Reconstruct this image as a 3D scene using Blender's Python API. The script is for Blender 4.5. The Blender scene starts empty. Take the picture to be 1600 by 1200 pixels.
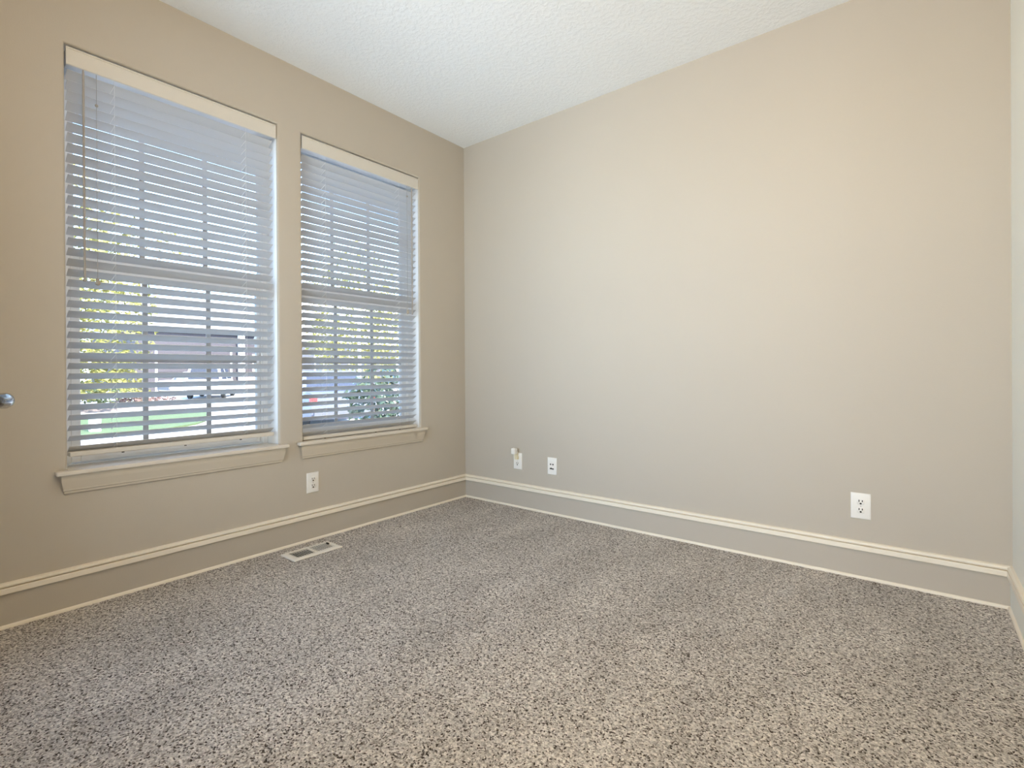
import bpy, bmesh, math, random
from mathutils import Vector, Matrix

# ------------------------------------------------------------------ camera, sky, sun, exposure
SC = bpy.context.scene
COL = SC.collection
PI = math.pi

cam_data = bpy.data.cameras.new('camera')
cam = bpy.data.objects.new('camera', cam_data)
COL.objects.link(cam)
CAM_POS = Vector((2.7763, -2.8969, 0.9916))
YAW, PITCH, ROLL, FPX = 2.2424, -0.0021, -0.0058, 792.1
fw = Vector((math.cos(YAW) * math.cos(PITCH), math.sin(YAW) * math.cos(PITCH), math.sin(PITCH)))
rt = Vector((math.sin(YAW), -math.cos(YAW), 0.0))
up = rt.cross(fw)
r2 = math.cos(ROLL) * rt + math.sin(ROLL) * up
u2 = -math.sin(ROLL) * rt + math.cos(ROLL) * up
cam.matrix_world = Matrix(((r2.x, u2.x, -fw.x, CAM_POS.x), (r2.y, u2.y, -fw.y, CAM_POS.y),
                           (r2.z, u2.z, -fw.z, CAM_POS.z), (0, 0, 0, 1)))
cam_data.sensor_fit = 'HORIZONTAL'
cam_data.sensor_width = 36.0
cam_data.lens = 36.0 * FPX / 1600.0
cam_data.shift_y = -20.065 / 1600.0
cam_data.clip_start = 0.02
cam_data.clip_end = 300
SC.camera = cam

SC.view_settings.view_transform = 'Standard'
SC.view_settings.look = 'None'
SC.view_settings.gamma = 1.0
SC.view_settings.use_curve_mapping = False
SC.view_settings.exposure = 0.04
SC.cycles.max_bounces = 14
SC.cycles.diffuse_bounces = 8
SC.cycles.glossy_bounces = 4
SC.cycles.transparent_max_bounces = 24
SC.cycles.sample_clamp_indirect = 6.0
SC.cycles.caustics_reflective = False
SC.cycles.caustics_refractive = False

world = bpy.data.worlds.new('sky_world')
SC.world = world
world.use_nodes = True
nt = world.node_tree
nt.nodes.clear()
wo = nt.nodes.new('ShaderNodeOutputWorld')
bg = nt.nodes.new('ShaderNodeBackground')
sky = nt.nodes.new('ShaderNodeTexSky')
sky.sky_type = 'HOSEK_WILKIE'
sky.turbidity = 3.5
sky.ground_albedo = 0.4
SUN_DIR = Vector((0.70, 0.03, 0.71)).normalized()      # towards the sun, behind this house
sky.sun_direction = SUN_DIR
SKY_STRENGTH = 36.0
bg.inputs['Strength'].default_value = SKY_STRENGTH
nt.links.new(sky.outputs['Color'], bg.inputs['Color'])
nt.links.new(bg.outputs['Background'], wo.inputs['Surface'])

sun_data = bpy.data.lights.new('sun', 'SUN')
sun_data.energy = 16.0
sun_data.angle = 0.012
sun_data.color = (1.0, 0.95, 0.86)
sun = bpy.data.objects.new('sun', sun_data)
COL.objects.link(sun)
sun.rotation_euler = SUN_DIR.to_track_quat('Z', 'Y').to_euler()

# the room's ceiling lamp, and an added fill light in the hall behind the doorway
bulb = bpy.data.lights.new('ceiling_bulb', 'POINT')
bulb.energy = 33
bulb.color = (1.0, 0.76, 0.49)
bulb.shadow_soft_size = 0.11
bulb_o = bpy.data.objects.new('ceiling_bulb', bulb)
COL.objects.link(bulb_o)
bulb_o.location = (2.15, -2.30, 2.36)

hall = bpy.data.lights.new('hall_fill', 'AREA')
hall.shape = 'RECTANGLE'
hall.size = 0.9
hall.size_y = 1.9
hall.energy = 47
hall.color = (0.95, 0.97, 0.98)
hall_o = bpy.data.objects.new('hall_fill', hall)
COL.objects.link(hall_o)
hall_o.location = (2.55, -4.55, 1.25)
hall_o.rotation_euler = (PI / 2, 0, 0)

# added cool fill light outside a made-up opening behind the camera
side = bpy.data.lights.new('rear_fill', 'AREA')
side.shape = 'RECTANGLE'
side.size = 1.35
side.size_y = 1.8
side.energy = 30
side.color = (0.76, 0.90, 1.0)
side_o = bpy.data.objects.new('rear_fill', side)
COL.objects.link(side_o)
side_o.location = (0.95, -3.75, 0.95)
side_o.rotation_euler = (PI / 2 + 0.36, 0, -0.05)
side.spread = math.radians(95)

# ------------------------------------------------------------------ materials
def new_mat(name):
    m = bpy.data.materials.new(name)
    m.use_nodes = True
    n = m.node_tree
    return m, n, n.nodes['Principled BSDF']

def srgb(r, g, b):
    def f(c):
        c /= 255.0
        return c / 12.92 if c <= 0.04045 else ((c + 0.055) / 1.055) ** 2.4
    return (f(r), f(g), f(b), 1.0)

def mat(name, col, rough=0.5, metal=0.0, noise=0.0, nscale=40.0, bump=0.0, bscale=200.0, spec=0.5):
    """plain procedural material: colour with a slight noise variation and an optional bump"""
    m, n, b = new_mat(name)
    b.inputs['Roughness'].default_value = rough
    b.inputs['Metallic'].default_value = metal
    b.inputs['Specular IOR Level'].default_value = spec
    tc = n.nodes.new('ShaderNodeTexCoord')
    if noise > 0:
        nz = n.nodes.new('ShaderNodeTexNoise')
        nz.inputs['Scale'].default_value = nscale
        nz.inputs['Detail'].default_value = 3
        n.links.new(tc.outputs['Object'], nz.inputs['Vector'])
        mx = n.nodes.new('ShaderNodeMix')
        mx.data_type = 'RGBA'
        mx.inputs['A'].default_value = tuple(c * (1 - noise) for c in col[:3]) + (1,)
        mx.inputs['B'].default_value = tuple(min(1, c * (1 + noise)) for c in col[:3]) + (1,)
        n.links.new(nz.outputs['Fac'], mx.inputs['Factor'])
        n.links.new(mx.outputs['Result'], b.inputs['Base Color'])
    else:
        b.inputs['Base Color'].default_value = col
    if bump > 0:
        nb = n.nodes.new('ShaderNodeTexNoise')
        nb.inputs['Scale'].default_value = bscale
        nb.inputs['Detail'].default_value = 4
        n.links.new(tc.outputs['Object'], nb.inputs['Vector'])
        bp = n.nodes.new('ShaderNodeBump')
        bp.inputs['Strength'].default_value = bump
        bp.inputs['Distance'].default_value = 0.002
        n.links.new(nb.outputs['Fac'], bp.inputs['Height'])
        n.links.new(bp.outputs['Normal'], b.inputs['Normal'])
    return m

M = {}
M['wall'] = mat('wall_paint', (0.51, 0.463, 0.393, 1), 0.55, noise=0.015, nscale=3, bump=0.12, bscale=160, spec=0.35)
M['trim'] = mat('trim_paint', (0.86, 0.79, 0.665, 1), 0.42, noise=0.01, nscale=8, spec=0.4)
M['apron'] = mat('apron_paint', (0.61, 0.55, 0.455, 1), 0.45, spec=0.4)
M['reveal'] = mat('reveal_glare', (0.86, 0.86, 0.85, 1), 0.5)  # wall paint whitened to stand for daylight glare
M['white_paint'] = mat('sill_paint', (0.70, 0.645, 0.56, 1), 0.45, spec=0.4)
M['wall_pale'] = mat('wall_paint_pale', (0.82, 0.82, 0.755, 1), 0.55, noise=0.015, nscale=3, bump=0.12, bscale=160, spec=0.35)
M['hall'] = mat('hall_paint', (0.62, 0.57, 0.50, 1), 0.6)
M['blind'] = mat('blind_white', (0.63, 0.63, 0.635, 1), 0.42, spec=0.4)
M['valance'] = mat('valance_white', (0.66, 0.625, 0.56, 1), 0.4, noise=0.02, nscale=30)
M['wand'] = mat('wand_grey', (0.36, 0.33, 0.30, 1), 0.35)
M['cord'] = mat('cord_white', (0.85, 0.84, 0.83, 1), 0.7)
M['tassel'] = mat('tassel_wood', (0.40, 0.35, 0.28, 1), 0.45)
M['vinyl'] = mat('window_vinyl', (0.80, 0.80, 0.79, 1), 0.4)
M['grid'] = mat('grid_vinyl', (0.66, 0.66, 0.68, 1), 0.45)
M['metal'] = mat('latch_metal', (0.55, 0.53, 0.50, 1), 0.3, metal=0.9)
M['plate'] = mat('outlet_white', (0.86, 0.84, 0.80, 1), 0.32)
M['plate_face'] = mat('outlet_face', (0.84, 0.82, 0.78, 1), 0.38)
M['slot'] = mat('slot_black', (0.012, 0.011, 0.010, 1), 0.6)
M['button'] = mat('button_dark', (0.05, 0.035, 0.025, 1), 0.5)
M['register'] = mat('register_enamel', (0.80, 0.76, 0.68, 1), 0.35)
M['nickel'] = mat('satin_nickel', (0.17, 0.16, 0.15, 1), 0.12, metal=1.0)
M['door'] = mat('door_paint', (0.78, 0.75, 0.70, 1), 0.4)
M['lamp_base'] = mat('lamp_base', (0.55, 0.52, 0.48, 1), 0.3, metal=0.8)
M['adapter'] = mat('adapter_white', (0.85, 0.83, 0.78, 1), 0.4)
M['adapter_cream'] = mat('adapter_cream', (0.74, 0.66, 0.46, 1), 0.4)

def ceiling_material():
    m, n, b = new_mat('ceiling_texture')
    b.inputs['Base Color'].default_value = (0.87, 0.89, 0.895, 1)
    b.inputs['Roughness'].default_value = 0.85
    tc = n.nodes.new('ShaderNodeTexCoord')
    a = n.nodes.new('ShaderNodeTexNoise')
    a.inputs['Scale'].default_value = 42
    a.inputs['Detail'].default_value = 5
    a.inputs['Roughness'].default_value = 0.6
    n.links.new(tc.outputs['Object'], a.inputs['Vector'])
    r = n.nodes.new('ShaderNodeValToRGB')
    r.color_ramp.elements[0].position = 0.44
    r.color_ramp.elements[1].position = 0.60
    n.links.new(a.outputs['Fac'], r.inputs['Fac'])
    bp = n.nodes.new('ShaderNodeBump')
    bp.inputs['Strength'].default_value = 0.32
    bp.inputs['Distance'].default_value = 0.004
    n.links.new(r.outputs['Color'], bp.inputs['Height'])
    n.links.new(bp.outputs['Normal'], b.inputs['Normal'])
    return m
M['ceiling'] = ceiling_material()

def carpet_material():
    m, n, b = new_mat('carpet_pile')
    b.inputs['Roughness'].default_value = 0.95
    b.inputs['Specular IOR Level'].default_value = 0.1
    L = n.links
    tc = n.nodes.new('ShaderNodeTexCoord')
    # warp so that the tufts are not a tidy grid
    wn = n.nodes.new('ShaderNodeTexNoise')
    wn.inputs['Scale'].default_value = 60
    L.new(tc.outputs['Object'], wn.inputs['Vector'])
    ws = n.nodes.new('ShaderNodeVectorMath'); ws.operation = 'SCALE'
    ws.inputs['Scale'].default_value = 0.010
    L.new(wn.outputs['Color'], ws.inputs[0])
    wa = n.nodes.new('ShaderNodeVectorMath'); wa.operation = 'ADD'
    L.new(tc.outputs['Object'], wa.inputs[0]); L.new(ws.outputs['Vector'], wa.inputs[1])
    vo = n.nodes.new('ShaderNodeTexVoronoi')            # single tufts, each with its own yarn colour
    vo.inputs['Scale'].default_value = 215
    vo.inputs['Randomness'].default_value = 1.0
    L.new(wa.outputs['Vector'], vo.inputs['Vector'])
    sep = n.nodes.new('ShaderNodeSeparateColor')
    L.new(vo.outputs['Color'], sep.inputs['Color'])
    ramp = n.nodes.new('ShaderNodeValToRGB')
    e = ramp.color_ramp.elements
    e[0].position = 0.0; e[0].color = (0.06, 0.045, 0.036, 1)
    e[1].position = 1.0; e[1].color = (0.86, 0.81, 0.75, 1)
    for pos, c in ((0.08, (0.11, 0.09, 0.075, 1)), (0.16, (0.33, 0.293, 0.26, 1)), (0.50, (0.62, 0.575, 0.53, 1)), (0.82, (0.76, 0.71, 0.66, 1))):
        q = e.new(pos); q.color = c
    L.new(sep.outputs['Red'], ramp.inputs['Fac'])
    # soft lanes where the pile lies differently
    pn = n.nodes.new('ShaderNodeTexNoise')
    pn.inputs['Scale'].default_value = 3.2
    pn.inputs['Detail'].default_value = 4
    pn.inputs['Roughness'].default_value = 0.6
    mp = n.nodes.new('ShaderNodeMapping')
    mp.inputs['Rotation'].default_value = (0, 0, 0.75)
    mp.inputs['Scale'].default_value = (1.0, 0.45, 1.0)
    L.new(tc.outputs['Object'], mp.inputs['Vector']); L.new(mp.outputs['Vector'], pn.inputs['Vector'])
    pr = n.nodes.new('ShaderNodeMapRange')
    pr.inputs['From Min'].default_value = 0.3; pr.inputs['From Max'].default_value = 0.7
    pr.inputs['To Min'].default_value = 0.93; pr.inputs['To Max'].default_value = 1.23
    L.new(pn.outputs['Fac'], pr.inputs['Value'])
    cn = n.nodes.new('ShaderNodeTexNoise')               # clumps of tufts
    cn.inputs['Scale'].default_value = 85
    cn.inputs['Detail'].default_value = 2
    L.new(tc.outputs['Object'], cn.inputs['Vector'])
    cr = n.nodes.new('ShaderNodeMapRange')
    cr.inputs['From Min'].default_value = 0.32; cr.inputs['From Max'].default_value = 0.66
    cr.inputs['To Min'].default_value = 0.74; cr.inputs['To Max'].default_value = 1.18
    L.new(cn.outputs['Fac'], cr.inputs['Value'])
    pm = n.nodes.new('ShaderNodeMath'); pm.operation = 'MULTIPLY'
    L.new(pr.outputs['Result'], pm.inputs[0]); L.new(cr.outputs['Result'], pm.inputs[1])
    sc = n.nodes.new('ShaderNodeVectorMath'); sc.operation = 'SCALE'
    L.new(ramp.outputs['Color'], sc.inputs[0]); L.new(pm.outputs['Value'], sc.inputs['Scale'])
    L.new(sc.outputs['Vector'], b.inputs['Base Color'])
    fn = n.nodes.new('ShaderNodeTexNoise')
    fn.inputs['Scale'].default_value = 420
    fn.inputs['Detail'].default_value = 2
    L.new(tc.outputs['Object'], fn.inputs['Vector'])
    ad = n.nodes.new('ShaderNodeMath'); ad.operation = 'SUBTRACT'
    L.new(fn.outputs['Fac'], ad.inputs[0]); L.new(vo.outputs['Distance'], ad.inputs[1])
    bp = n.nodes.new('ShaderNodeBump')
    bp.inputs['Strength'].default_value = 0.9
    bp.inputs['Distance'].default_value = 0.006
    L.new(ad.outputs['Value'], bp.inputs['Height'])
    L.new(bp.outputs['Normal'], b.inputs['Normal'])
    return m
M['carpet'] = carpet_material()

def glass_material(name, tint, f=1.0):
    m = bpy.data.materials.new(name)
    m.use_nodes = True
    n = m.node_tree
    n.nodes.clear()
    out = n.nodes.new('ShaderNodeOutputMaterial')
    tr = n.nodes.new('ShaderNodeBsdfTransparent'); tr.inputs['Color'].default_value = tint
    gl = n.nodes.new('ShaderNodeBsdfGlossy'); gl.inputs['Roughness'].default_value = 0.02
    fr = n.nodes.new('ShaderNodeFresnel'); fr.inputs['IOR'].default_value = 1.35
    mx = n.nodes.new('ShaderNodeMixShader')
    n.links.new(fr.outputs['Fac'], mx.inputs['Fac'])
    n.links.new(tr.outputs['BSDF'], mx.inputs[1]); n.links.new(gl.outputs['BSDF'], mx.inputs[2])
    n.links.new(mx.outputs['Shader'], out.inputs['Surface'])
    return m
M['glass'] = glass_material('window_glass', (0.97, 0.98, 0.98, 1))

# outdoors
M['concrete'] = mat('concrete', (0.42, 0.40, 0.395, 1), 0.9, noise=0.06, nscale=1.2)
M['lawn'] = mat('lawn_grass', (0.085, 0.12, 0.045, 1), 0.9, noise=0.35, nscale=9, bump=0.5, bscale=60)
M['mulch'] = mat('mulch', (0.17, 0.135, 0.125, 1), 0.95, noise=0.5, nscale=8)
M['leaf_yellow'] = mat('leaf_yellow_green', (0.27, 0.25, 0.07, 1), 0.6, noise=0.35, nscale=2.5)
M['leaf_green'] = mat('leaf_green', (0.19, 0.22, 0.10, 1), 0.6, noise=0.4, nscale=3)
M['leaf_dark'] = mat('leaf_dark_glossy', (0.055, 0.08, 0.05, 1), 0.15, noise=0.4, nscale=6)
M['leaf_red'] = mat('leaf_red', (0.17, 0.10, 0.085, 1), 0.6, noise=0.4, nscale=6)
M['bark'] = mat('bark', (0.17, 0.13, 0.10, 1), 0.9, noise=0.3, nscale=20)
M['bark_pale'] = mat('bark_pale', (0.72, 0.69, 0.64, 1), 0.8, noise=0.15, nscale=12)
M['house_mauve'] = mat('siding_mauve', (0.068, 0.058, 0.066, 1), 0.8, noise=0.03, nscale=2)
M['house_blue'] = mat('siding_blue_grey', (0.085, 0.085, 0.10, 1), 0.8, noise=0.03, nscale=2)
M['house_white'] = mat('house_trim_white', (0.82, 0.81, 0.80, 1), 0.6)
M['roof'] = mat('roof_shingle', (0.52, 0.50, 0.51, 1), 0.85, noise=0.15, nscale=6)
M['brick'] = mat('pale_brick', (0.60, 0.42, 0.36, 1), 0.9, noise=0.2, nscale=10)
M['dark_glass'] = mat('dark_glass', (0.05, 0.055, 0.075, 1), 0.08)
M['car_white'] = mat('car_white', (0.80, 0.80, 0.81, 1), 0.25)
M['car_blue'] = mat('car_silver_blue', (0.16, 0.165, 0.215, 1), 0.28, metal=0.2)
M['tyre'] = mat('tyre', (0.03, 0.03, 0.03, 1), 0.8)
M['rim'] = mat('rim', (0.6, 0.6, 0.62, 1), 0.3, metal=0.8)
M['tail_red'] = mat('tail_red', (0.62, 0.05, 0.05, 1), 0.25)
M['bumper'] = mat('bumper_grey', (0.10, 0.10, 0.11, 1), 0.6)

# ------------------------------------------------------------------ mesh helpers
class MB:
    """collects shapes, then links them as ONE mesh object"""
    def __init__(self):
        self.bm = bmesh.new()
        self.mi = 0
    def face(self, pts):
        vs = [self.bm.verts.new(p) for p in pts]
        f = self.bm.faces.new(vs)
        f.material_index = self.mi
        return f
    def box(self, a, b, bevel=0.0, seg=2):
        x0, y0, z0 = (min(a[i], b[i]) for i in range(3))
        x1, y1, z1 = (max(a[i], b[i]) for i in range(3))
        v = [self.bm.verts.new(p) for p in ((x0,y0,z0),(x1,y0,z0),(x1,y1,z0),(x0,y1,z0),(x0,y0,z1),(x1,y0,z1),(x1,y1,z1),(x0,y1,z1))]
        fs = []
        for idx in ((0,3,2,1),(4,5,6,7),(0,1,5,4),(1,2,6,5),(2,3,7,6),(3,0,4,7)):
            f = self.bm.faces.new([v[i] for i in idx])
            f.material_index = self.mi
            fs.append(f)
        if bevel > 0:
            es = list({e for f in fs for e in f.edges})
            bmesh.ops.bevel(self.bm, geom=es, offset=bevel, segments=seg, profile=0.5, affect='EDGES', material=-1)
        return self
    def loft(self, rings, cap=True, closed=True):
        """rings: lists of points of equal length, joined one to the next"""
        vr = [[self.bm.verts.new(p) for p in r] for r in rings]
        n = len(vr[0])
        for a, b in zip(vr, vr[1:]):
            for i in range(n if closed else n - 1):
                j = (i + 1) % n
                f = self.bm.faces.new((a[i], a[j], b[j], b[i]))
                f.material_index = self.mi
        if cap and closed:
            for r in (vr[0][::-1], vr[-1]):
                f = self.bm.faces.new(r)
                f.material_index = self.mi
        return self
    def tube(self, path, rad, n=8):
        """round tube along a path; rad a number or one per point"""
        path = [Vector(p) for p in path]
        rads = rad if isinstance(rad, (list, tuple)) else [rad] * len(path)
        rings = []
        ref = None
        for i, p in enumerate(path):
            t = (path[min(i + 1, len(path) - 1)] - path[max(i - 1, 0)]).normalized()
            if ref is None:
                ref = t.orthogonal().normalized()
            ref = (ref - t * ref.dot(t)).normalized()
            s = t.cross(ref)
            rings.append([p + (ref * math.cos(2*PI*k/n) + s * math.sin(2*PI*k/n)) * rads[i] for k in range(n)])
        return self.loft(rings)
    def lathe(self, prof, centre, axis='z', n=20):
        """prof: (radius, height) pairs turned about the axis through centre"""
        c = Vector(centre)
        rings = []
        for r, h in prof:
            r = max(r, 1e-4)
            ring = []
            for k in range(n):
                a = 2*PI*k/n
                u, v = r*math.cos(a), r*math.sin(a)
                d = {'z': (u, v, h), 'x': (h, u, v), 'y': (v, h, u)}[axis]
                ring.append(c + Vector(d))
            rings.append(ring)
        return self.loft(rings)
    def build(self, name, mats, parent=None, smooth=False):
        bmesh.ops.recalc_face_normals(self.bm, faces=self.bm.faces)
        me = bpy.data.meshes.new(name)
        self.bm.to_mesh(me)
        self.bm.free()
        for m in (mats if isinstance(mats, (list, tuple)) else [mats]):
            me.materials.append(m)
        if smooth:
            for p in me.polygons:
                p.use_smooth = True
            me.set_sharp_from_angle(angle=math.radians(40))
        o = bpy.data.objects.new(name, me)
        COL.objects.link(o)
        if parent is not None:
            o.parent = parent
        return o

def tag(o, label=None, cat=None, group=None, kind=None):
    if label: o['label'] = label
    if cat: o['category'] = cat
    if group: o['group'] = group
    if kind: o['kind'] = kind
    return o

def empty(name, loc, label=None, cat=None, group=None, kind=None, rz=0.0):
    o = bpy.data.objects.new(name, None)
    o.empty_display_size = 0.1
    COL.objects.link(o)
    o.location = loc
    o.rotation_euler = (0, 0, rz)
    return tag(o, label, cat, group, kind)

def tag_part(o, label):
    o['label'] = label
    return o

# ------------------------------------------------------------------ room shell
H = 2.74                   # ceiling height
L = 3.087                  # length of the long blank wall
SY = -3.05                 # wall behind the camera
TH = 0.20                  # thickness of the window wall
W1 = (-2.395, -1.494)      # left window opening
W2 = (-1.350, -0.463)      # right window opening
WZ = (0.565, 2.372)

fl = MB(); fl.box((-TH, SY - 0.12, -0.12), (L + 0.15, 0.15, 0.0)); fl.box((1.45, -4.75, -0.12), (L + 0.15, SY - 0.12, 0.0))
tag(fl.build('floor', M['carpet']), 'speckled grey beige cut pile carpet over the whole floor', 'floor', kind='structure')
ce = MB(); ce.box((-TH, SY - 0.12, H), (L + 0.15, 0.15, H + 0.15)); ce.box((1.45, -4.75, H), (L + 0.15, SY - 0.12, H + 0.15))
tag(ce.build('ceiling', M['ceiling']), 'white lightly textured ceiling', 'ceiling', kind='structure')

def window_wall():
    b = bmesh.new()
    ys = [SY - 0.12, W1[0], W1[1], W2[0], W2[1], 0.15]
    zs = [0.0, WZ[0], WZ[1], H]
    holes = {(1, 1), (3, 1)}
    grid = {}
    def v(x, i, j):
        k = (x, i, j)
        if k not in grid:
            grid[k] = b.verts.new((0.0 if x else -TH, ys[i], zs[j]))
        return grid[k]
    for i in range(5):
        for j in range(3):
            if (i, j) in holes:
                continue
            b.faces.new((v(1,i,j), v(1,i+1,j), v(1,i+1,j+1), v(1,i,j+1)))
            b.faces.new((v(0,i,j), v(0,i,j+1), v(0,i+1,j+1), v(0,i+1,j)))
    for (i, j) in holes:
        for (p, q) in (((i,j),(i+1,j)), ((i+1,j),(i+1,j+1)), ((i+1,j+1),(i,j+1)), ((i,j+1),(i,j))):
            b.faces.new((v(1,*p), v(0,*p), v(0,*q), v(1,*q)))
    for i in range(5):
        for j in (0, 3):
            b.faces.new((v(1,i,j), v(1,i+1,j), v(0,i+1,j), v(0,i,j)))
    for j in range(3):
        for i in (0, 5):
            b.faces.new((v(1,i,j), v(1,i,j+1), v(0,i,j+1), v(0,i,j)))
    es = []
    for (i, j) in holes:            # rounded drywall corners round each opening
        for (p, q) in (((i,j),(i,j+1)), ((i+1,j),(i+1,j+1)), ((i,j+1),(i+1,j+1))):
            e = b.edges.get((v(1,*p), v(1,*q)))
            if e: es.append(e)
    bmesh.ops.bevel(b, geom=es, offset=0.014, segments=5, profile=0.5, affect='EDGES')
    b.normal_update()
    for f in b.faces:                # daylight glare put into the colour of the deep reveals
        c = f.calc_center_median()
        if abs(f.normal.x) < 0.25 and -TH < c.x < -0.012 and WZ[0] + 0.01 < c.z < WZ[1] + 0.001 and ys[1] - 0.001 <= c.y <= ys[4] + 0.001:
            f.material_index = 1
    m = MB(); m.bm.free(); m.bm = b
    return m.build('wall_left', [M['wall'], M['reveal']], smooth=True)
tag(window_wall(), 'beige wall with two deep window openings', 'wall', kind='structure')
w = MB(); w.box((0, 0, 0), (L + 0.15, 0.15, H))
tag(w.build('wall_back', M['wall']), 'long blank beige wall', 'wall', kind='structure')
w = MB(); w.box((L, -4.75, 0), (L + 0.15, 0, H))
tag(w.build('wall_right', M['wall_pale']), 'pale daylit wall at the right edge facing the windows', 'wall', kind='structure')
DX0, DX1, DH = 2.20, 3.00, 2.04      # doorway behind the camera
RX0, RX1, RZ0, RZ1 = 0.40, 1.42, 0.22, 2.45   # made-up rear opening beside the open door, lets the fill in
w = MB()
w.box((0, SY - 0.12, 0), (RX0, SY, H)); w.box((RX1, SY - 0.12, 0), (DX0, SY, H)); w.box((RX0, SY - 0.12, 0), (RX1, SY, RZ0)); w.box((RX0, SY - 0.12, RZ1), (RX1, SY, H))
w.box((DX1, SY - 0.12, 0), (L, SY, H)); w.box((DX0, SY - 0.12, DH), (DX1, SY, H))
tag(w.build('wall_front', M['wall']), 'beige wall with the open doorway behind the camera', 'wall', kind='structure')
w = MB(); w.box((1.45, -4.75, 0), (L, -4.63, H)); w.box((1.45, -4.63, 0), (1.57, SY - 0.12, H))
tag(w.build('wall_hall', M['hall']), 'walls of the hall beyond the doorway', 'wall', kind='structure')

def build_added_window():  # unseen window, added so the rear fill light can enter
    root = empty('window_3', ((RX0 + RX1) / 2, SY - 0.09, RZ0), 'added unseen window behind the camera, letting fill light in', 'window', kind='structure')
    f = MB()
    hw, hh = (RX1 - RX0) / 2, RZ1 - RZ0
    f.box((-hw, -0.025, 0), (-hw + 0.04, 0.025, hh)); f.box((hw - 0.04, -0.025, 0), (hw, 0.025, hh)); f.box((-hw + 0.04, -0.025, 0), (hw - 0.04, 0.025, 0.04)); f.box((-hw + 0.04, -0.025, hh - 0.04), (hw - 0.04, 0.025, hh))
    f.build('window_frame', M['vinyl'], root)
    f = MB(); f.box((-hw + 0.04, -0.003, 0.04), (hw - 0.04, 0.003, hh - 0.04))
    f.build('glass', M['glass'], root)
build_added_window()

# ---- baseboards: flat board, cap moulding with a groove, shoe moulding at the carpet
BOARD, CAP, SHOE = 0.008, 0.020, 0.017
CAP_PROF = [(0.0, 0.134), (0.0185, 0.134), (0.0195, 0.1365), (0.0190, 0.1540), (0.0180, 0.1566), (0.0040, 0.1572), (0.0040, 0.1606), (0.0165, 0.1614),
            (0.0180, 0.1665), (0.0160, 0.1722), (0.0095, 0.1755), (0.0, 0.1762)]
SHOE_PROF = [(0.0, -0.004), (SHOE, -0.004), (SHOE, 0.004), (0.0155, 0.009), (0.012, 0.0125), (0.0, 0.0140)]

def run_profile(mb, prof, side, a, b):
    """profile of (out, z) run along a wall from a to b with mitred ends"""
    rings = []
    for t, sgn in ((a, 1), (b, -1)):
        ring = []
        for o, z in prof:
            s = t + sgn * o            # mitre into the neighbouring run
            if side == 'left': ring.append((o, s, z))
            elif side == 'back': ring.append((s, -o, z))
            elif side == 'right': ring.append((L - o, s, z))
            else: ring.append((s, SY + o, z))
        rings.append(ring)
    mb.loft(rings)

def baseboard(side, a, b, label):
    root = empty('baseboard_' + side, {'left': (0, (a+b)/2, 0), 'back': ((a+b)/2, 0, 0), 'right': (L, (a+b)/2, 0), 'front': ((a+b)/2, SY, 0)}[side], label, 'baseboard', kind='structure')
    inv = Matrix.Translation(-Vector(root.location))
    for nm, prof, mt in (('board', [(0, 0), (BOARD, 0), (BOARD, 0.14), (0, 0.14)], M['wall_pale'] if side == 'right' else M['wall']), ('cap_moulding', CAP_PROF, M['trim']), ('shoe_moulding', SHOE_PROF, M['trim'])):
        mb = MB(); run_profile(mb, prof, side, a, b)
        bmesh.ops.transform(mb.bm, matrix=inv, verts=mb.bm.verts)
        mb.build(nm, mt, root, smooth=False)
    return root
baseboard('left', SY, 0.0, 'beige baseboard with cream cap moulding below the windows')
baseboard('back', 0.0, L, 'beige baseboard with cream cap moulding along the long blank wall')
baseboard('right', SY, 0.0, 'pale baseboard with cream cap moulding at the right edge')
baseboard('front', 0.0, DX0 - 0.07, 'baseboard behind the camera beside the doorway')

# ---- door casing and the open door whose lever shows at the left edge
t = MB()
for x0, x1, z0, z1 in ((DX0 - 0.065, DX0, 0, DH + 0.065), (DX1, DX1 + 0.065, 0, DH + 0.065), (DX0, DX1, DH, DH + 0.065)):
    t.box((x0, SY, z0), (x1, SY + 0.018, z1), 0.003)
tag(t.build('trim_1', M['trim']), 'casing round the doorway behind the camera', 'trim', kind='structure')

def make_door():
    hinge = Vector((DX0 - 0.02, SY + 0.055, 0.012))
    tipdir = Vector((1.487, -2.819, 0.012)) - hinge
    ang = math.atan2(tipdir.y, tipdir.x)
    root = empty('door_1', hinge, 'open painted door at the left edge with a dark lever handle', 'door', kind='structure', rz=ang)
    # local frame: x along the leaf away from the hinge, room side is -y (leaf turned round)
    d = MB(); d.box((0, -0.018, 0), (0.73, 0.018, 2.02), 0.002)
    d.build('door_leaf', M['door'], root)
    side = -1.0 if (Matrix.Rotation(ang, 3, 'Z') @ Vector((0, -1, 0))).y > 0 else 1.0
    h = empty('door_handle', (0.655, side * 0.018, 0.933))
    h.parent = root
    r = MB()
    r.lathe([(0.0, 0.0), (0.031, 0.0), (0.032, side*0.004), (0.027, side*0.010), (0.014, side*0.013), (0.0, side*0.013)], (0, 0, 0), 'y', 24)
    r.build('rose', M['nickel'], h, smooth=True)
    r = MB()
    r.tube([(0, side*0.010, 0), (0, side*0.040, 0), (-0.003, side*0.052, 0), (-0.014, side*0.060, 0), (-0.035, side*0.0605, 0.001), (-0.075, side*0.059, 0.0015), (-0.105, side*0.056, -0.001), (-0.112, side*0.055, -0.002)],
           [0.011, 0.011, 0.0125, 0.0135, 0.0130, 0.0115, 0.0095, 0.004], 16)
    r.build('lever', M['nickel'], h, smooth=True)
make_door()

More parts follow.
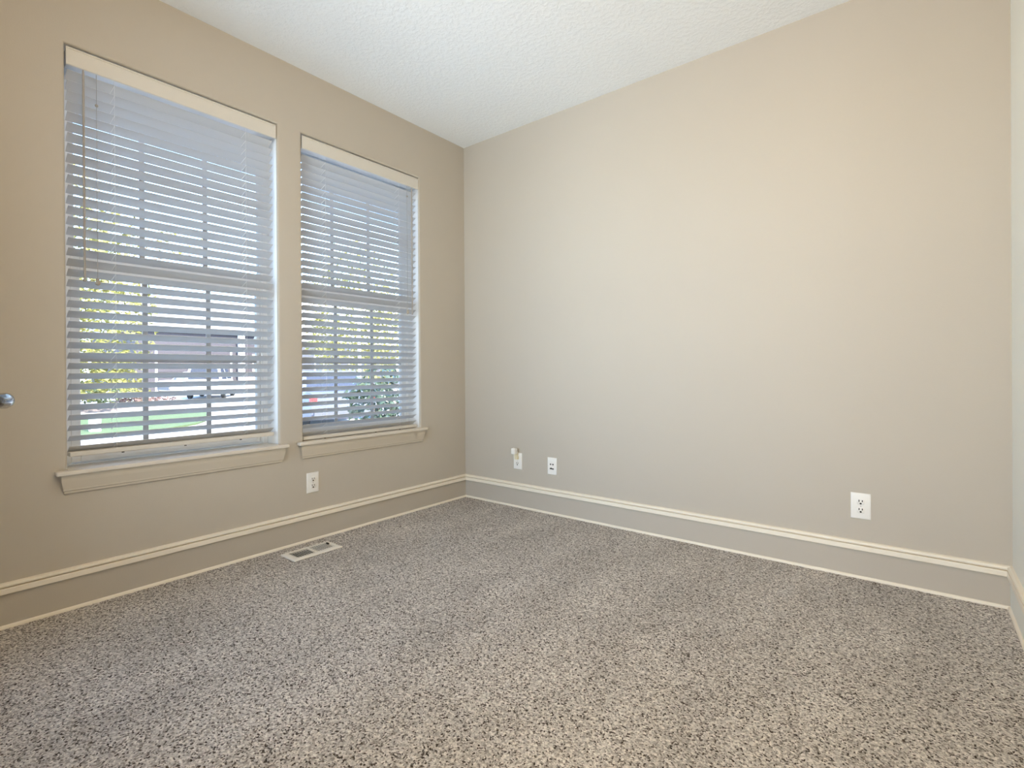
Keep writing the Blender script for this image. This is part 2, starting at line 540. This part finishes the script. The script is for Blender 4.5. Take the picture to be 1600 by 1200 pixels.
# ------------------------------------------------------------------ windows (structure)
def window(idx, y0, y1, label):
    yc = (y0 + y1) / 2
    root = empty('window_%d' % idx, (-0.15, yc, WZ[0]), label, 'window', kind='structure')
    off = -Vector(root.location)
    def put(mb, name, m, parent=root, smooth=False):
        bmesh.ops.translate(mb.bm, verts=mb.bm.verts, vec=off)
        return mb.build(name, m, parent, smooth)
    zb, zt = 0.570, WZ[1]
    f = MB()                                   # outer vinyl frame with track ribs
    for a, b in ((y0, y0 + 0.026), (y1 - 0.026, y1)):
        f.box((-0.205, a, zb), (-0.128, b, zt), 0.002)
    f.box((-0.205, y0 + 0.026, zb), (-0.128, y1 - 0.026, zb + 0.020), 0.002)
    f.box((-0.205, y0 + 0.026, zt - 0.035), (-0.128, y1 - 0.026, zt), 0.002)
    for yy, s in ((y0 + 0.026, 1), (y1 - 0.026, -1)):
        for xx in (-0.134, -0.148, -0.162):
            f.box((xx - 0.003, yy, zb + 0.02), (xx, yy + s * 0.010, zt - 0.035))
    put(f, 'window_frame', M['vinyl'])
    gy0, gy1 = y0 + 0.071, y1 - 0.055          # glass of the lower sash
    lo = MB()
    lo.box((-0.168, y0 + 0.037, 0.592), (-0.140, gy0, 1.512), 0.003)
    lo.box((-0.168, gy1, 0.592), (-0.140, y1 - 0.037, 1.512), 0.003)
    lo.box((-0.168, gy0, 0.592), (-0.140, gy1, 0.655), 0.003)
    lo.box((-0.168, gy0, 1.425), (-0.140, gy1, 1.512), 0.003)
    lo.box((-0.140, gy0 + 0.05, 0.606), (-0.136, gy1 - 0.05, 0.609)); lo.box((-0.140, gy0 + 0.05, 0.628), (-0.134, gy1 - 0.05, 0.632))
    put(lo, 'lower_sash', M['vinyl'])
    uy0, uy1 = y0 + 0.058, y1 - 0.024
    us = MB()
    us.box((-0.200, y0 + 0.024, 1.44), (-0.172, uy0, zt - 0.035), 0.003)
    us.box((-0.200, uy1, 1.44), (-0.172, y1 - 0.020, zt - 0.035), 0.003)
    us.box((-0.200, uy0, 1.44), (-0.172, uy1, 1.510), 0.003)
    us.box((-0.200, uy0, zt - 0.085), (-0.172, uy1, zt - 0.035), 0.003)
    put(us, 'upper_sash', M['vinyl'])
    for nm, x, a, b, c, d, mz in (('lower_glass', -0.152, gy0, gy1, 0.655, 1.425, 1.052), ('upper_glass', -0.186, uy0, uy1, 1.51, zt - 0.085, 1.905)):
        g = MB(); g.box((x - 0.012, a - 0.004, c - 0.004), (x + 0.006, b + 0.004, d + 0.004))
        put(g, nm, M['glass'])
        q = MB()                               # colonial grid between the panes
        m1 = y0 + 0.319 if idx == 1 else y0 + 0.309
        m2 = y0 + 0.601 if idx == 1 else y0 + 0.588
        for my in (m1, m2):
            q.box((x - 0.007, my - 0.0115, c), (x + 0.001, my + 0.0115, d), 0.002)
        for ya, yb in ((a, m1 - 0.0115), (m1 + 0.0115, m2 - 0.0115), (m2 + 0.0115, b)):
            q.box((x - 0.007, ya, mz - 0.012), (x + 0.001, yb, mz + 0.012), 0.002)
        put(q, nm.replace('glass', 'grid'), M['grid'])
    k = MB(); k.box((-0.160, yc - 0.025, 1.512), (-0.140, yc + 0.025, 1.522), 0.003); k.box((-0.150, yc - 0.03, 1.522), (-0.143, yc + 0.012, 1.530), 0.002)
    put(k, 'sash_lock', M['vinyl'])
    # stool board with horns and the apron under it
    s = MB()
    s.box((-0.128, y0 + 0.001, 0.5655), (0.0, y1 - 0.001, 0.5840))
    s.box((0.0, y0 - 0.042, 0.5655), (0.040, y1 + 0.040, 0.5840), 0.005, 3)
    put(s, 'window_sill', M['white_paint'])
    a = MB()
    prof = [(0.0, 0.5655), (0.0235, 0.5655), (0.0240, 0.548), (0.0225, 0.538), (0.0150, 0.506), (0.0145, 0.499), (0.0100, 0.496), (0.0095, 0.488), (0.0050, 0.484), (0.0, 0.483)]
    rings = []
    for sgn, ye in ((1, y0 - 0.026), (-1, y1 + 0.026)):
        rings.append([(o, ye + sgn * (0.026 - o) * 0.75, z) for o, z in prof])
    a.loft(rings)
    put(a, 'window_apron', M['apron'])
    return root
window(1, W1[0], W1[1], 'left window with colonial grid, sill showing below a slightly raised blind')
window(2, W2[0], W2[1], 'right window with colonial grid, nearest the room corner')

# ------------------------------------------------------------------ blinds
TILT = math.radians(31)
def blind(y0, y1, z_first, n, pitch, rail_z, wand_y, cord_y, ladders, label, knob_z, tassel_z, wand_bot, buttons, tilt_ends=0.0):
    yc = (y0 + y1) / 2
    root = empty('window_blind', (-0.040, yc, 2.36), label, 'blind', 'white slatted blinds in the two windows')
    off = -Vector(root.location)
    def put(mb, name, m, parent=root, smooth=False):
        bmesh.ops.translate(mb.bm, verts=mb.bm.verts, vec=off)
        return mb.build(name, m, parent, smooth)
    v = MB()
    prof = [(-0.010, 2.286), (-0.0025, 2.286), (0.0005, 2.289), (0.0005, 2.348), (-0.0010, 2.350), (-0.0010, 2.353), (0.0005, 2.3545), (-0.0015, 2.3615), (-0.005, 2.3635), (-0.010, 2.3635)]
    v.loft([[(x, y0 + 0.004, z) for x, z in prof], [(x, y1 - 0.007, z) for x, z in prof]])
    put(v, 'valance', M['valance'])
    h = MB(); h.box((-0.066, y0 + 0.008, 2.292), (-0.011, y1 - 0.012, 2.360), 0.002)
    put(h, 'headrail', M['blind'])
    # slats: 50 mm wide, slightly crowned, room edge up
    s0, s1 = y0 + 0.010, y1 - 0.020
    s = MB()
    ct, st = math.cos(TILT), math.sin(TILT)
    def slat(mb, zedge, tilt_c, tilt_s, w=0.050, th=0.0018, a=s0, b=s1, xe=-0.016):
        top, bot = [], []
        for k in range(7):
            u = k / 6.0
            crown = 0.0022 * (1 - (2*u - 1)**2)
            d = u * w
            cx, cz = xe - d * tilt_c, zedge - d * tilt_s
            nx, nz = -tilt_s, tilt_c        # normal of the upper face
            top.append((cx + nx * crown, cz + nz * crown))
            bot.append((cx + nx * (crown - th), cz + nz * (crown - th)))
        ring = top + bot[::-1]
        mb.loft([[(x, a, z) for x, z in ring], [(x, b, z) for x, z in ring]])
    rnd = random.Random(5 + n)
    for k in range(n):
        dt = rnd.uniform(-0.010, 0.010)
        if k in tilt_ends: dt += tilt_ends[k]
        slat(s, z_first + pitch * k, math.cos(TILT + dt), math.sin(TILT + dt))
    put(s, 'slats', M['blind'], smooth=True)
    r = MB(); r.box((-0.066, s0, rail_z - 0.020), (-0.014, s1, rail_z), 0.003)
    rail = put(r, 'bottom_rail', M['valance'])
    for by in buttons:
        b = MB(); b.lathe([(0.0, 0.0), (0.0055, 0.0), (0.0050, 0.004), (0.0, 0.0045)], (-0.022, by, rail_z - 0.0245), 'z', 12)
        put(b, 'cord_button', M['button'], rail, True)
    # ladder cords: front and back strings with a rung under each slat
    for ly in ladders:
        c = MB()
        c.tube([(-0.0135, ly + 0.004, 2.292), (-0.0135, ly + 0.004, rail_z - 0.002)], 0.0005, 6)
        c.tube([(-0.0625, ly - 0.004, 2.292), (-0.0625, ly - 0.004, rail_z - 0.002)], 0.0006, 6)
        for k in range(n):
            ze = z_first + pitch * k - 0.0042
            c.tube([(-0.0140, ly + 0.004, ze), (-0.0140 - 0.048*ct, ly - 0.004, ze - 0.050*st)], 0.0013, 5)
        put(c, 'ladder_cord', M['cord'])
    w = MB(); w.tube([(-0.006, wand_y, 2.292), (-0.004, wand_y, 2.27), (-0.004, wand_y, wand_bot + 0.02), (-0.004, wand_y, wand_bot)], [0.0025, 0.0048, 0.0050, 0.0052], 6)
    put(w, 'tilt_wand', M['wand'])
    c = MB(); c.tube([(-0.008, cord_y, 2.30), (-0.007, cord_y, tassel_z + 0.01)], 0.0010, 6)
    cord = put(c, 'lift_cord', M['wand'])
    c = MB(); c.lathe([(0.0, 0.0), (0.004, 0.001), (0.0068, 0.006), (0.0050, 0.011), (0.0, 0.013)], (-0.007, cord_y, knob_z - 0.006), 'z', 14)
    put(c, 'cord_stop', M['tassel'], cord, True)
    c = MB(); c.lathe([(0.0, -0.014), (0.006, -0.011), (0.0095, -0.006), (0.0088, 0.0), (0.0068, 0.008), (0.0068, 0.015), (0.0075, 0.017), (0.0, 0.0175)], (-0.007, cord_y, tassel_z), 'z', 16)
    put(c, 'tassel', M['tassel'], cord, True)
    return root
blind(W1[0], W1[1], 0.6805, 37, 0.0442, 0.655, -2.334, -2.289, (-2.228, -1.662),
      'white slatted blind in the left window, its bottom rail raised above the sill', 2.151, 1.383, 1.381, (-2.20, -1.95, -1.69), {})
blind(W2[0], W2[1], 0.636, 38, 0.0438, 0.6085, -0.528, -0.567, (-1.196, -0.638),
      'white slatted blind in the right window, lowered onto its sill', 2.213, 1.400, 1.387, (-1.20, -0.83, -0.63), {})

# ------------------------------------------------------------------ outlets and plates
def plate_mesh(mb, w, h, d=0.006):
    rings = []
    for ins, dd in ((0.0, 0.0), (0.0, d * 0.45), (0.0022, d * 0.85), (0.006, d)):
        a, b = w / 2 - ins, h / 2 - ins
        rings.append([(-a, -dd, -b), (a, -dd, -b), (a, -dd, b), (-a, -dd, b)])
    mb.loft(rings)

def duplex(loc, rz, label, w=0.075, h=0.117, scale=1.0, skip_top=False):
    """plate in the local xz plane, room side towards local -y"""
    root = empty('wall_outlet', loc, label, 'outlet', 'white duplex outlets near the baseboard', rz=rz)
    p = MB(); plate_mesh(p, w, h)
    p.build('cover_plate', M['plate'], root, smooth=True)
    for zc in (0.0195, -0.0195):
        f = MB()
        ring = [(0.0165 * math.cos(a) if abs(math.cos(a)) < 0.999 else 0.0165 * math.cos(a), 0.0135 * math.sin(a)) for a in [2*PI*k/24 for k in range(24)]]
        ring = [(max(-0.0155, min(0.0155, x * 1.15)), max(-0.0135, min(0.0135, z * 1.15))) for x, z in ring]
        f.loft([[(x, -0.0055, zc + z) for x, z in ring], [(x, -0.0078, zc + z) for x, z in ring], [(x * 0.94, -0.0084, zc + z * 0.94) for x, z in ring]])
        face = f.build('receptacle', M['plate_face'], root, smooth=True)
        if skip_top and zc > 0:
            continue
        s = MB()
        s.box((-0.0082, -0.0089, zc + 0.0003), (-0.0045, -0.0083, zc + 0.0102)); s.box((0.0045, -0.0089, zc + 0.0008), (0.0082, -0.0083, zc + 0.0096))
        s.lathe([(0.0, -0.0083), (0.0042, -0.0083), (0.0042, -0.0089), (0.0, -0.0089)], (0, 0, zc - 0.0070), 'y', 12)
        s.build('slots', M['slot'], face)
    s = MB(); s.lathe([(0.0, -0.0058), (0.0030, -0.0058), (0.0026, -0.0072), (0.0, -0.0074)], (0, 0, 0), 'y', 12)
    s.build('screw', M['metal'], root, smooth=True)
    return root
duplex((0.0, -1.296, 0.338), PI / 2, 'white duplex outlet under the right window')
duplex((0.5245, 0.0, 0.334), 0.0, 'white duplex outlet with a small plug-in adapter above it', 0.075, 0.118, skip_top=True)
duplex((2.574, 0.0, 0.3405), 0.0, 'lone white duplex outlet at the right end of the long wall', 0.079, 0.121)

jp = empty('phone_jack_plate', (0.823, 0.0, 0.330), 'bright white jack plate with two round holes above a dark port', 'wall plate')
p = MB(); plate_mesh(p, 0.075, 0.118)
p.build('cover_plate', M['plate'], jp, smooth=True)
p = MB(); p.box((-0.0165, -0.0072, -0.034), (0.0165, -0.0058, 0.034), 0.0006)
p.build('insert', M['plate_face'], jp)
for sx in (-1, 1):
    p = MB(); p.lathe([(0.0, -0.0072), (0.0056, -0.0072), (0.0056, -0.0078), (0.0, -0.0078)], (sx * 0.0098, 0, 0.0125), 'y', 16)
    p.build('round_jack', M['slot'], jp)
p = MB(); p.box((-0.0165, -0.0079, -0.0215), (0.0165, -0.0072, -0.0135), 0.0003); p.box((-0.009, -0.0079, -0.0135), (-0.001, -0.0072, -0.0100))
p.build('wide_port', M['slot'], jp)

pa = empty('plug_in_adapter', (0.527, -0.0085, 0.350), 'small white plug-in adapter sticking up from the left outlet of the long wall', 'adapter')
p = MB(); p.box((-0.015, -0.020, -0.002), (0.012, 0.0, 0.020), 0.003)
p.build('plug_base', M['adapter_cream'], pa)
p = MB(); p.box((-0.012, -0.026, 0.018), (0.010, -0.004, 0.056), 0.004)
p.build('stem', M['adapter_cream'], pa)
p = MB(); p.box((-0.026, -0.046, 0.038), (0.012, -0.012, 0.080), 0.007, 3)
p.build('adapter_body', M['adapter'], pa)

# ------------------------------------------------------------------ floor register
VL, VR, VY0, VY1 = 0.108, 0.256, -1.546, -1.266
vent = empty('floor_register', ((VL + VR) / 2, (VY0 + VY1) / 2, 0.0), 'cream metal floor register with louvred slots in the carpet under the windows', 'floor vent')
hx, hy = (VR - VL) / 2, (VY1 - VY0) / 2
ix, iy = hx - 0.028, hy - 0.030
f = MB()
rings = []
for ins, z in ((0.0, 0.002), (0.0, 0.005), (0.003, 0.009), (0.012, 0.0115)):
    rings.append([(-hx + ins, -hy + ins, z), (hx - ins, -hy + ins, z), (hx - ins, hy - ins, z), (-hx + ins, hy - ins, z)])
rings.append([(-ix, -iy, 0.0112), (ix, -iy, 0.0112), (ix, iy, 0.0112), (-ix, iy, 0.0112)])
rings.append([(-ix, -iy, 0.002), (ix, -iy, 0.002), (ix, iy, 0.002), (-ix, iy, 0.002)])
f.loft(rings, cap=False)
f.build('register_frame', M['register'], vent)
f = MB(); f.box((-ix, -0.0065, 0.003), (ix, 0.0065, 0.0114), 0.001)
f.build('centre_bar', M['register'], vent)
f = MB(); f.box((-ix, -iy, 0.0012), (ix, iy, 0.0022))
f.build('duct_opening', M['slot'], vent)
for bank, (a, b, lean) in enumerate(((-iy, -0.0065, -0.0060), (0.0065, iy, -0.0035))):
    s = MB(); n = 8
    st = (b - a) / n
    for k in range(n):
        y = a + st * (k + 0.5)
        wd = 0.0012 if bank == 0 else 0.0027
        s.loft([[(x, y - lean - 0.0009, 0.0032), (x, y - lean + 0.0009, 0.0032), (x, y + wd, 0.0109), (x, y - wd, 0.0109)] for x in (-ix, ix)])
    s.build('louvre_bank', M['register'], vent)
f = MB(); f.box((-0.030, iy - 0.0085, 0.0105), (-0.006, iy - 0.001, 0.0185), 0.002)
tag_part(f.build('damper_lever', M['slot'], vent), 'black damper lever')

# ------------------------------------------------------------------ ceiling lamp
lamp = empty('pendant_lamp', (2.15, -2.30, H), 'small pendant lamp overhead, out of view', 'lamp')
f = MB(); f.lathe([(0.0, 0.0), (0.06, 0.0), (0.062, -0.012), (0.03, -0.022), (0.0, -0.024)], (0, 0, 0), 'z', 24)
f.build('canopy', M['lamp_base'], lamp, smooth=True)
f = MB(); f.tube([(0, 0, -0.02), (0, 0, -0.22)], 0.004, 8)
f.build('stem', M['lamp_base'], lamp)
f = MB(); f.lathe([(0.0, -0.21), (0.018, -0.21), (0.022, -0.25), (0.0, -0.26)], (0, 0, 0), 'z', 16)
f.build('socket', M['lamp_base'], lamp, smooth=True)

# ------------------------------------------------------------------ outdoors
G = -0.45
g = MB(); g.box((-75, -40, G - 0.3), (-TH, 70, G)); g.box((-TH, -40, G - 0.3), (30, SY - 0.12, G)); g.box((-TH, SY - 0.12, G - 0.3), (L + 0.15, 0.15, G))
tag(g.build('ground', M['concrete']), 'pale sunlit concrete driveway and street outside', 'ground', kind='structure')

lawn_pts = [(-10.9, -4.0), (-11.1, -0.6), (-11.6, 1.4), (-12.6, 2.6), (-14.0, 3.5), (-15.6, 4.1), (-17.2, 4.6), (-18.6, 4.7), (-19.2, 4.0), (-19.0, 2.5), (-18.6, 0.5), (-18.6, -4.0)]
g = MB(); g.loft([[(x, y, G) for x, y in lawn_pts], [(x, y, G + 0.05) for x, y in lawn_pts]])
tag(g.build('lawn', M['lawn']), 'green lawn with a rounded end seen through the left blind', 'lawn', kind='structure')
bed = [(-20.4, 0.5), (-20.2, 3.0), (-20.6, 5.2), (-21.6, 5.6), (-23.0, 4.2), (-23.6, 0.5)]
g = MB(); g.loft([[(x, y, G) for x, y in bed], [(-21.8 + (x + 21.8) * 0.85, 3 + (y - 3) * 0.85, G + 0.14) for x, y in bed]])
tag(g.build('mulch_bed', M['mulch']), 'reddish mulch bed behind the lawn', 'flower bed', kind='structure')

def leaves(mb, rnd, centre, rad, n, size, shell=0.35):
    cx, cy, cz = centre
    for _ in range(n):
        while True:
            p = Vector((rnd.uniform(-1, 1), rnd.uniform(-1, 1), rnd.uniform(-1, 1)))
            if shell < p.length < 1: break
        p = Vector((cx + p.x * rad[0], cy + p.y * rad[1], cz + p.z * rad[2]))
        u = Vector((rnd.gauss(0, 1), rnd.gauss(0, 1), rnd.gauss(0, 0.6))).normalized()
        v = u.orthogonal().normalized()
        v = (v * math.cos(q := rnd.uniform(0, 6.28)) + u.cross(v) * math.sin(q))
        w = u.cross(v)
        s = size * rnd.uniform(0.6, 1.3)
        tip, base = p + u * s, p - u * s * 0.8
        a, b = p + v * s * 0.45 + w * s * 0.15, p - v * s * 0.45 + w * s * 0.15
        mb.face((base, a, tip)); mb.face((base, tip, b))

def tree(name, base, clumps, leafmat, barkmat, trunk, branches, label, cat, seed, size, group=None):
    rnd = random.Random(seed)
    root = empty(name, base, label, cat, group)
    f = MB()
    for c, r, n in clumps:
        leaves(f, rnd, c, r, n, size)
    f.build('foliage', leafmat, root)
    t = MB()
    if trunk:
        t.tube(trunk[0], trunk[1], 9)
    for path, r in branches:
        t.tube(path, [r * (1 - 0.75 * i / (len(path) - 1)) for i in range(len(path))], 6)
    t.build('trunk', barkmat, root, smooth=True)
    return root

tree('leafy_tree', (-20.5, 0.6, G),
     [((0, -0.6, 5.2), (2.4, 3.0, 4.6), 5200), ((0.2, 1.8, 3.6), (1.6, 1.6, 2.6), 2000), ((0, 1.6, 6.2), (1.4, 1.5, 1.8), 700), ((0.2, 3.6, 6.6), (0.9, 1.6, 0.7), 130), ((0, 0.8, 1.4), (1.6, 2.2, 1.0), 1500)],
     M['leaf_yellow'], M['bark'], ([(0, 0, 0), (0.1, 0.05, 2), (0, -0.1, 4), (0.1, 0.1, 7)], [0.22, 0.18, 0.14, 0.05]),
     [([(0, 0, 3.0), (0.2, 1.2, 4.6), (0.3, 2.6, 5.6), (0.3, 4.6, 6.2)], 0.07), ([(0.2, 2.2, 5.4), (0.3, 3.4, 6.6), (0.3, 4.6, 7.2)], 0.035), ([(0, 0, 3.5), (-0.2, -1.4, 5.2), (0, -2.4, 6.4)], 0.07)],
     'yellow green tree behind the left blind', 'tree', 11, 0.12, 'sunlit trees outside')
tree('leafy_tree', (-14.2, 8.5, G),
     [((-1.0, 0.9, 4.0), (1.2, 2.2, 3.0), 3200), ((-0.8, 2.2, 2.6), (1.2, 1.5, 1.8), 1500), ((-0.9, -0.5, 2.6), (0.7, 0.7, 1.2), 500)],
     M['leaf_yellow'], M['bark_pale'], ([(0.4, 0.1, 0), (0.4, 0.12, 2), (0.35, 0.1, 4), (0.0, 0.1, 6)], [0.075, 0.065, 0.055, 0.02]),
     [([(0.35, 0.1, 3.0), (-0.2, 0.9, 4.2), (-0.4, 1.8, 5.0)], 0.04)],
     'yellow green tree with a pale slim trunk behind the right blind', 'tree', 23, 0.10, 'sunlit trees outside')
tree('leafy_tree', (-19.5, 18.5, G),
     [((0, 0, 4.2), (1.6, 3.2, 3.4), 2600)],
     M['leaf_yellow'], M['bark'], ([(0, 0, 0), (0, 0.1, 3), (0, 0, 5.5)], [0.16, 0.12, 0.04]), [],
     'farther yellow green tree at the right side of the right window', 'tree', 29, 0.14, 'sunlit trees outside')

def shrub(base, clumps, m, label, seed, size, group):
    rnd = random.Random(seed)
    root = empty('garden_shrub', base, label, 'shrub', group)
    f = MB()
    top = 0.3
    for c, r, n in clumps:
        leaves(f, rnd, c, r, n, size, 0.2); top = max(top, c[2])
    f.build('foliage', m, root)
    t = MB()
    for k in range(5):
        a = k * 1.26
        t.tube([(0, 0, 0), (0.12 * math.cos(a), 0.12 * math.sin(a), top * 0.5), (0.3 * math.cos(a), 0.3 * math.sin(a), top)], [0.025, 0.018, 0.006], 6)
    t.build('stems', M['bark'], root)
    return root
shrub((-5.4, 3.35, G), [((0, 0, 0.95), (0.55, 0.85, 0.60), 420), ((0.1, 0.45, 0.55), (0.5, 0.5, 0.5), 160), ((0.1, -0.4, 0.8), (0.4, 0.45, 0.5), 130)],
      M['leaf_dark'], 'dark glossy leaved shrub close outside the right window', 41, 0.10, 'garden shrubs')
shrub((-25.5, 1.8, G), [((0, 0, 0.7), (1.0, 1.5, 0.75), 900), ((0, 1.6, 0.5), (0.8, 0.9, 0.5), 400)],
      M['leaf_green'], 'green shrub behind the mulch bed, left side of the left window', 42, 0.12, 'garden shrubs')
shrub((-24.2, 4.35, G), [((0, 0, 0.4), (0.5, 0.62, 0.4), 380)],
      M['leaf_yellow'], 'low yellow shrub on the drive beyond the mulch bed', 43, 0.09, 'garden shrubs')
shrub((-21.6, 3.9, G + 0.1), [((0, 0, 0.18), (0.6, 1.2, 0.2), 420)],
      M['leaf_red'], 'low reddish shrub in the mulch bed', 44, 0.08, 'garden shrubs')
shrub((-27.0, 15.2, G), [((0, 0, 0.6), (0.7, 1.3, 0.6), 620)],
      M['leaf_green'], 'green shrub at the foot of the blue grey house', 45, 0.11, 'garden shrubs')
shrub((-22.5, 11.6, G), [((0, 0, 0.25), (0.6, 1.1, 0.3), 380)],
      M['leaf_red'], 'low reddish shrub in front of the blue grey house', 46, 0.09, 'garden shrubs')

gp = MB()
gp.box((-12.55, 0.25, G + 0.03), (-12.35, 0.45, G + 0.34), 0.01); gp.box((-12.57, 0.23, G + 0.34), (-12.33, 0.47, G + 0.38), 0.01); gp.lathe([(0.09, 0.0), (0.05, 0.06), (0.0, 0.09)], (-12.45, 0.35, G + 0.38), 'z', 10)
tag(gp.build('garden_post', M['house_white']), 'short white post standing on the lawn', 'post')

def gable_house(name, x0, x1, y0, y1, eave, ridge, wallm, label, garage=None, wins=(), columns=(), brick=None):
    root = empty(name, (x1, (y0 + y1) / 2, G), label, 'house', 'houses across the street')
    ox, oy = x1, (y0 + y1) / 2
    def B(a, b, nm, m, bev=0.0):
        q = MB(); q.box((a[0] - ox, a[1] - oy, a[2]), (b[0] - ox, b[1] - oy, b[2]), bev)
        return q.build(nm, m, root)
    B((x0, y0, 0), (x1, y1, eave), 'walls', wallm)
    q = MB()
    yo, xo = 0.4, 0.15
    xm = (x0 + x1) / 2
    a = [(x1 + xo - ox, eave), (xm - ox, ridge), (x0 - xo - ox, eave), (x0 - xo - ox, eave - 0.15), (x1 + xo - ox, eave - 0.15)]
    q.loft([[(x, y0 - yo - oy, z) for x, z in a], [(x, y1 + yo - oy, z) for x, z in a]])
    q.build('roof', M['roof'], root)
    B((x1 + xo, y0 - yo, eave - 0.22), (x1 + xo + 0.06, y1 + yo, eave + 0.04), 'fascia', M['house_white'])
    if garage:
        ga, gb, gh = garage
        for ya in (ga - 0.15, gb):
            B((x1, ya, 0), (x1 + 0.05, ya + 0.15, gh + 0.15), 'garage_trim', M['house_white'])
        d = MB()
        for k in range(4):
            d.box((x1 - ox, ga - oy, gh * k / 4 + 0.01), (x1 + 0.03 - ox, gb - oy, gh * (k + 1) / 4 - 0.01))
        d.build('garage_door', wallm, root)
    for wy, wz, ww, wh in wins:
        f = B((x1, wy - ww/2, wz - wh/2), (x1 + 0.06, wy + ww/2, wz + wh/2), 'window', M['house_white'])
        p = MB(); p.box((x1 + 0.06 - ox, wy - ww*0.38 - oy, wz - wh*0.38), (x1 + 0.07 - ox, wy + ww*0.38 - oy, wz + wh*0.38))
        p.build('pane', M['dark_glass'], f)
    for cy in columns:
        B((x1 + 0.3, cy - 0.2, 0), (x1 + 0.7, cy + 0.2, eave - 0.2), 'porch_column', M['house_white'])
    if brick:
        B((x1, brick[0], 0), (x1 + 0.12, brick[1], brick[2]), 'brick_base', M['brick'])
    return root
gable_house('family_house', -54, -42, 9.0, 21.5, 4.7, 8.0, M['house_mauve'], 'mauve house with a wide garage seen through the left blind',
            garage=(10.4, 15.6, 2.9), wins=((17.9, 2.2, 1.0, 1.5),), columns=(16.3, 19.5), brick=(16.6, 21.5, 1.2))
gable_house('family_house', -36, -30, 15.2, 30.0, 3.7, 7.2, M['house_blue'], 'blue grey house with a white window seen through the right blind',
            wins=((16.55, 1.9, 0.75, 1.5), (19.4, 1.9, 1.0, 1.4), (24.0, 1.9, 1.4, 1.4)))

def car(loc, rz, paint, label, suv):
    """length along local x (nose at +x); built of body, glasshouse, wheels, lamps"""
    root = empty('car', loc, label, 'car', 'parked cars outside', rz=rz)
    Lc, Wc = (4.5, 1.84)
    hood, roof = (1.02, 1.70) if suv else (0.92, 1.45)
    hl, hw = Lc / 2, Wc / 2
    def section(x, z0, z1, w, taper=0.9):
        return [(x, -w, z0), (x, -w * 1.02, (z0 + z1) * 0.52), (x, -w * taper, z1), (x, w * taper, z1), (x, w * 1.02, (z0 + z1) * 0.52), (x, w, z0)]
    b = MB()
    b.loft([section(-hl, 0.42, hood * 0.92, hw * 0.86), section(-hl + 0.12, 0.28, hood, hw * 0.95), section(-hl + 0.6, 0.22, hood + 0.02, hw), section(0.6, 0.22, hood, hw),
            section(1.4, 0.22, hood - 0.06, hw * 0.99), section(hl - 0.25, 0.26, hood - 0.20, hw * 0.94), section(hl, 0.40, hood - 0.34, hw * 0.80)])
    b.build('body', paint, root, smooth=True)
    r0, r1 = (-hl + 0.10, -hl + 0.30) if suv else (-hl + 0.75, -hl + 1.35)
    f0, f1 = 0.95, 0.20
    def gh(x, z, w): return [(x, -w, z), (x, w, z)]
    c = MB()
    zb = hood - 0.02
    low = [(r0, -hw * 0.93, zb), (f0, -hw * 0.93, zb), (f0, hw * 0.93, zb), (r0, hw * 0.93, zb)]
    mid = [(r1, -hw * 0.78, roof - 0.05), (f1, -hw * 0.78, roof - 0.05), (f1, hw * 0.78, roof - 0.05), (r1, hw * 0.78, roof - 0.05)]
    top = [(r1 + 0.12, -hw * 0.70, roof), (f1 - 0.15, -hw * 0.70, roof), (f1 - 0.15, hw * 0.70, roof), (r1 + 0.12, hw * 0.70, roof)]
    c.loft([low, mid, top])
    c.build('cabin', paint, root, smooth=True)
    def pane(pa, pb, pc, pd, nrm):
        n = Vector(nrm).normalized() * 0.012
        cen = (Vector(pa) + Vector(pb) + Vector(pc) + Vector(pd)) / 4
        q = [cen + (Vector(p) - cen) * 0.86 for p in (pa, pb, pc, pd)]
        m = MB(); m.loft([[p + n for p in q], [p - n for p in q]])
        m.build('window', M['dark_glass'], root)
    pane(low[0], low[3], mid[3], mid[0], (-1, 0, 0.3)); pane(low[1], low[2], mid[2], mid[1], (1, 0, 0.6))
    for i, j, s in ((0, 1, -1), (3, 2, 1)):
        a, bb, cc, dd = Vector(low[i]), Vector(low[j]), Vector(mid[j]), Vector(mid[i])
        m1, m2 = (a + bb) / 2, (cc + dd) / 2
        pane(a, m1, m2, dd, (0, s, 0.3)); pane(m1, bb, cc, m2, (0, s, 0.3))
    for sx in (-1.35, 1.38):
        for sy in (-1, 1):
            t = MB(); t.lathe([(0.0, -0.11), (0.29, -0.11), (0.335, -0.08), (0.335, 0.08), (0.29, 0.11), (0.0, 0.11)], (sx, sy * (hw - 0.12), 0.335), 'y', 22)
            wheel = t.build('wheel', M['tyre'], root, smooth=True)
            t = MB(); t.lathe([(0.0, 0.0), (0.21, 0.0), (0.20, sy * 0.02), (0.0, sy * 0.03)], (sx, sy * (hw - 0.008), 0.335), 'y', 18)
            t.build('rim', M['rim'], wheel, smooth=True)
    for sy in (-1, 1):
        t = MB(); t.box((-hl - 0.01, sy * hw * 0.72, hood * 0.72), (-hl + 0.16, sy * hw * 0.90, hood * 0.90), 0.02)
        t.build('tail_light', M['tail_red'], root)
    t = MB(); t.box((-hl - 0.05, -hw * 0.82, 0.34), (-hl + 0.10, hw * 0.82, 0.52), 0.02)
    t.build('rear_bumper', M['bumper'], root)
    return root
car((-28.6, 9.1, G), PI - 0.55, M['car_white'], 'white tall car parked on the drive before the mauve garage', True)
car((-33.6, 10.4, G), PI / 2 + 0.1, M['car_white'], 'white low car behind the tall one before the mauve garage', False)
car((-10.2, 4.9, G), PI - 0.30, M['car_blue'], 'silver blue car parked behind the dark shrub', False)
